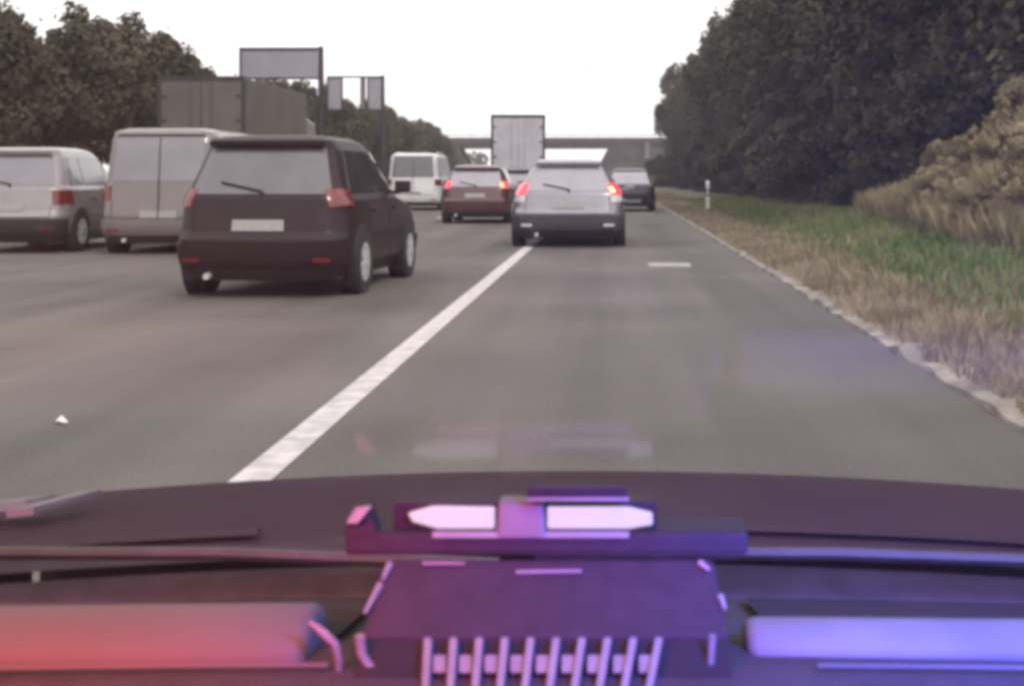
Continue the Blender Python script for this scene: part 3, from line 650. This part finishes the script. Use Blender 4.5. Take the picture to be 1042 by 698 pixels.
# windscreen
def glass_mat():
    m = bpy.data.materials.new('windscreen_glass'); m.use_nodes = True; N = m.node_tree; N.nodes.clear(); L = N.links
    o = N.nodes.new('ShaderNodeOutputMaterial'); mx = N.nodes.new('ShaderNodeMixShader'); t = N.nodes.new('ShaderNodeBsdfTransparent'); g = N.nodes.new('ShaderNodeBsdfGlossy')
    t.inputs[0].default_value = (.92,.92,.91,1); g.inputs['Roughness'].default_value = .12
    tc = N.nodes.new('ShaderNodeTexCoord'); nz = N.nodes.new('ShaderNodeTexNoise'); nz.inputs['Scale'].default_value = 6; nz.inputs['Detail'].default_value = 5; L.new(tc.outputs['Object'], nz.inputs[0])
    lw = N.nodes.new('ShaderNodeLayerWeight'); lw.inputs[0].default_value = .5      # facing = 1-|cos|, the same from both sides
    pw = N.nodes.new('ShaderNodeMath'); pw.operation = 'POWER'; L.new(lw.outputs['Facing'], pw.inputs[0]); pw.inputs[1].default_value = 5
    fr = N.nodes.new('ShaderNodeMath'); fr.operation = 'MULTIPLY_ADD'; L.new(pw.outputs[0], fr.inputs[0]); fr.inputs[1].default_value = .62; fr.inputs[2].default_value = .035
    ml = N.nodes.new('ShaderNodeMath'); ml.operation = 'MULTIPLY'; L.new(fr.outputs[0], ml.inputs[0])
    mr = N.nodes.new('ShaderNodeMapRange'); mr.inputs[3].default_value = .8; mr.inputs[4].default_value = 1.25; L.new(nz.outputs[0], mr.inputs[0]); L.new(mr.outputs[0], ml.inputs[1])
    L.new(ml.outputs[0], mx.inputs[0]); L.new(t.outputs[0], mx.inputs[1]); L.new(g.outputs[0], mx.inputs[2]); L.new(mx.outputs[0], o.inputs[0])
    return m
WS = True
if WS:
    ws = bmesh.new(); R = []
    for t in lin(0, 1, 14):
        y, z = 1.21 + (.33-1.21)*t, .835 + .518*t + .004*math.sin(math.pi*t); hwid = .72 + (.64-.72)*t
        R.append([ws.verts.new((hwid*f, y - .05*f*f, z)) for f in lin(-1,1,18)])
    for a, b in zip(R, R[1:]):
        for i in range(18): ws.faces.new((a[i], b[i], b[i+1], a[i+1]))
    epart('windscreen', ws, glass_mat(), smooth=True)

# ------------------------------------------------------------------ warning lamp unit on the dashboard
M_UNIT = mat('unit_black_plastic', (.0075,.005,.0065), .7, spec=.2, noise_s=60, col2=(.010,.007,.009), bump=.15, bump_s=400)
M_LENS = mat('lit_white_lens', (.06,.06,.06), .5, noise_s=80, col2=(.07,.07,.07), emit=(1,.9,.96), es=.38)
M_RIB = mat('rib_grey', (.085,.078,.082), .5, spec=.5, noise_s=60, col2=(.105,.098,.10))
un = thing('warning_lamp_unit', (CX, .9, .886), 'black ribbed warning lamp unit with two white lens windows on the dashboard', 'lamp unit')
def U(p): return Vector(p) - Vector(un.location)
def quad(uvY): return [U(at(*q)) for q in uvY]
def slab(uvY, d):      # quad in space given by picture direction and distance, thickened by vector d
    q = quad(uvY); d = Vector(d); return hexa(bmesh.new(), q, [p + d for p in q])
obj('sloping_cover', slab([(368,648,.885),(742,648,.885),(726,568,.935),(392,568,.935)], (0,.004,-.016)), mat('unit_cover_plastic', (.015,.010,.013), .75, spec=.2, noise_s=60, col2=(.019,.013,.017), bump=.15, bump_s=400), un, bevel=.003)
obj('brow', slab([(350,566,.932),(762,566,.932),(762,541,.936),(350,541,.936)], (0,.045,0)), M_UNIT, un, bevel=.004)
obj('side_ear', slab([(348,545,.935),(385,545,.935),(374,513,.943),(352,530,.943)], (0,.02,0)), M_UNIT, un, bevel=.002)
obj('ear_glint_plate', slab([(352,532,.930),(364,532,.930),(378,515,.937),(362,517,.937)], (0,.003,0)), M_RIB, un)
obj('bridge_block', slab([(504,547,.930),(556,547,.930),(553,510,.942),(507,510,.942)], (0,.02,0)), mat('bridge_grey', (.035,.032,.034), .6, noise_s=50), un, bevel=.003)
obj('lens_shelf', slab([(440,547,.931),(640,547,.931),(640,541,.934),(440,541,.934)], (0,.002,0)), M_RIB, un)
def poly(uvs, Y, dy, name, m, parent=un, bv=.001):
    bm = bmesh.new(); a = [bm.verts.new(U(at(u,v,Y))) for u, v in uvs]; b = [bm.verts.new(U(at(u,v,Y)) + Vector((0,dy,0))) for u, v in uvs]
    bm.faces.new(a[::-1]); bm.faces.new(b); n = len(a)
    for i in range(n): bm.faces.new((a[i], a[(i+1)%n], b[(i+1)%n], b[i]))
    return obj(name, bm, m, parent, bevel=bv)
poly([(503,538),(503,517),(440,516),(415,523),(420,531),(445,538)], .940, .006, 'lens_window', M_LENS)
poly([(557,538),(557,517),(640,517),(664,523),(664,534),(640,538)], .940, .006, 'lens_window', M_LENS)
poly([(400,541),(668,541),(668,511),(400,511)], .9465, .008, 'lens_housing', M_UNIT)
poly([(535,509),(640,509),(636,496),(537,496)], .932, .008, 'top_lip', M_UNIT)
lp = bmesh.new(); tube(lp, [U(at(u,508,.930)) for u in (536,560,600,640)], .0013, 6); obj('lip_edge', lp, M_TRIM_GLINT, un)
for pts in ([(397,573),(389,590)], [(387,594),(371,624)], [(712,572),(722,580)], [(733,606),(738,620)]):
    q = bmesh.new(); Ys = [.935 - (v-568)/80*.05 - .003 for u, v in pts]; tube(q, [U(at(u,v,y)) for (u,v), y in zip(pts, Ys)], [.0024,.0014], 6); obj('edge_glint', q, M_TRIM_GLINT, un)  # bright slivers modelling the glints along the cover's edges
q = bmesh.new(); tube(q, [U(at(430,573,.929)), U(at(473,573,.929))], .0011, 6); obj('seam_trim', q, M_TRIM_GLINT, un)
q = bmesh.new(); tube(q, [U(at(525,582,.924)), U(at(592,581,.924))], .0014, 6); obj('seam_trim', q, M_RIB, un)
# tray rim and ribs
q = bmesh.new(); tube(q, [U(at(u,v,.868)) for u, v in ((366,646),(368,665),(376,678),(395,683),(425,684))], .0032, 8); obj('tray_rim', q, M_RIB, un, smooth=True)
q = bmesh.new(); tube(q, [U(at(u,v,.868)) for u, v in ((672,680),(716,680),(723,675),(725,646))], .0022, 8); obj('tray_rim', q, M_RIB, un, smooth=True)
obj('tray_floor', slab([(355,720,.84),(748,720,.84),(742,650,.883),(368,650,.883)], (0,.012,-.012)), M_UNIT, un)
for k in range(10):
    u = 434 + 26.2*k; s = (k-5)*.9
    q = quad([(u-10+s*-1,700,.842),(u-2+s*-1,700,.842),(u+5,648,.872),(u-3,648,.872)]); d = Vector((0,.012,-.006))
    obj('rib', hexa(bmesh.new(), q, [p + d for p in q]), M_RIB, un, bevel=.0012)
    if 0 < k: obj('rib_pad', slab([(u-20,684,.856),(u-6,684,.856),(u-6,666,.866),(u-20,666,.866)], (0,.01,-.004)), M_RIB, un, bevel=.001)
# curved bright clip at the left of the unit
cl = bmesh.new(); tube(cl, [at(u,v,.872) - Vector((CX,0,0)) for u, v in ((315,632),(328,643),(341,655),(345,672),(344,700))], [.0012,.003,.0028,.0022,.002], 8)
obj('roll_clip', cl, M_TRIM_GLINT, dash, smooth=True)

# ------------------------------------------------------------------ red and blue bar under the roof edge, above and behind the picture
vb = thing('warning_light_bar', (CX, .27, 1.30), 'red and blue warning light bar under the front roof edge', 'light bar')
obj('housing', B(-.50,.50,-.05,.0,-.025,.02), M_UNIT, vb, bevel=.004)
M_RL = mat('red_lens', (.6,.02,.02), .3, emit=(1,.05,.05), es=2); M_BL = mat('blue_lens', (.02,.03,.7), .3, emit=(.1,.1,1), es=2)
obj('lens_red', B(-.48,-.01,.001,.012,-.02,.015), M_RL, vb); obj('lens_blue', B(.01,.48,.001,.012,-.02,.015), M_BL, vb)
obj('bracket', B(-.02,.02,-.04,-.01,.021,.051), M_STEEL, vb)
def lamp(x, col, pw, tgt, spread=80):
    l = bpy.data.lights.new('warning_lamp', 'AREA'); l.shape = 'RECTANGLE'; l.size = .16; l.size_y = .03; l.energy = pw; l.color = col; l.spread = math.radians(spread)
    o = bpy.data.objects.new('warning_lamp', l); C.objects.link(o); o.location = (x, .292, 1.285)
    o.rotation_euler = (Vector(tgt) - Vector(o.location)).to_track_quat('-Z', 'Y').to_euler(); 
    o.parent = vb; o.location = Vector((x, .292, 1.285)) - Vector(vb.location)
lamp(-.38, (1,.09,.11), 4.4, (-.32,1.25,.86))
lamp(.36, (.12,.12,1), 13.5, (.27,1.25,.86))
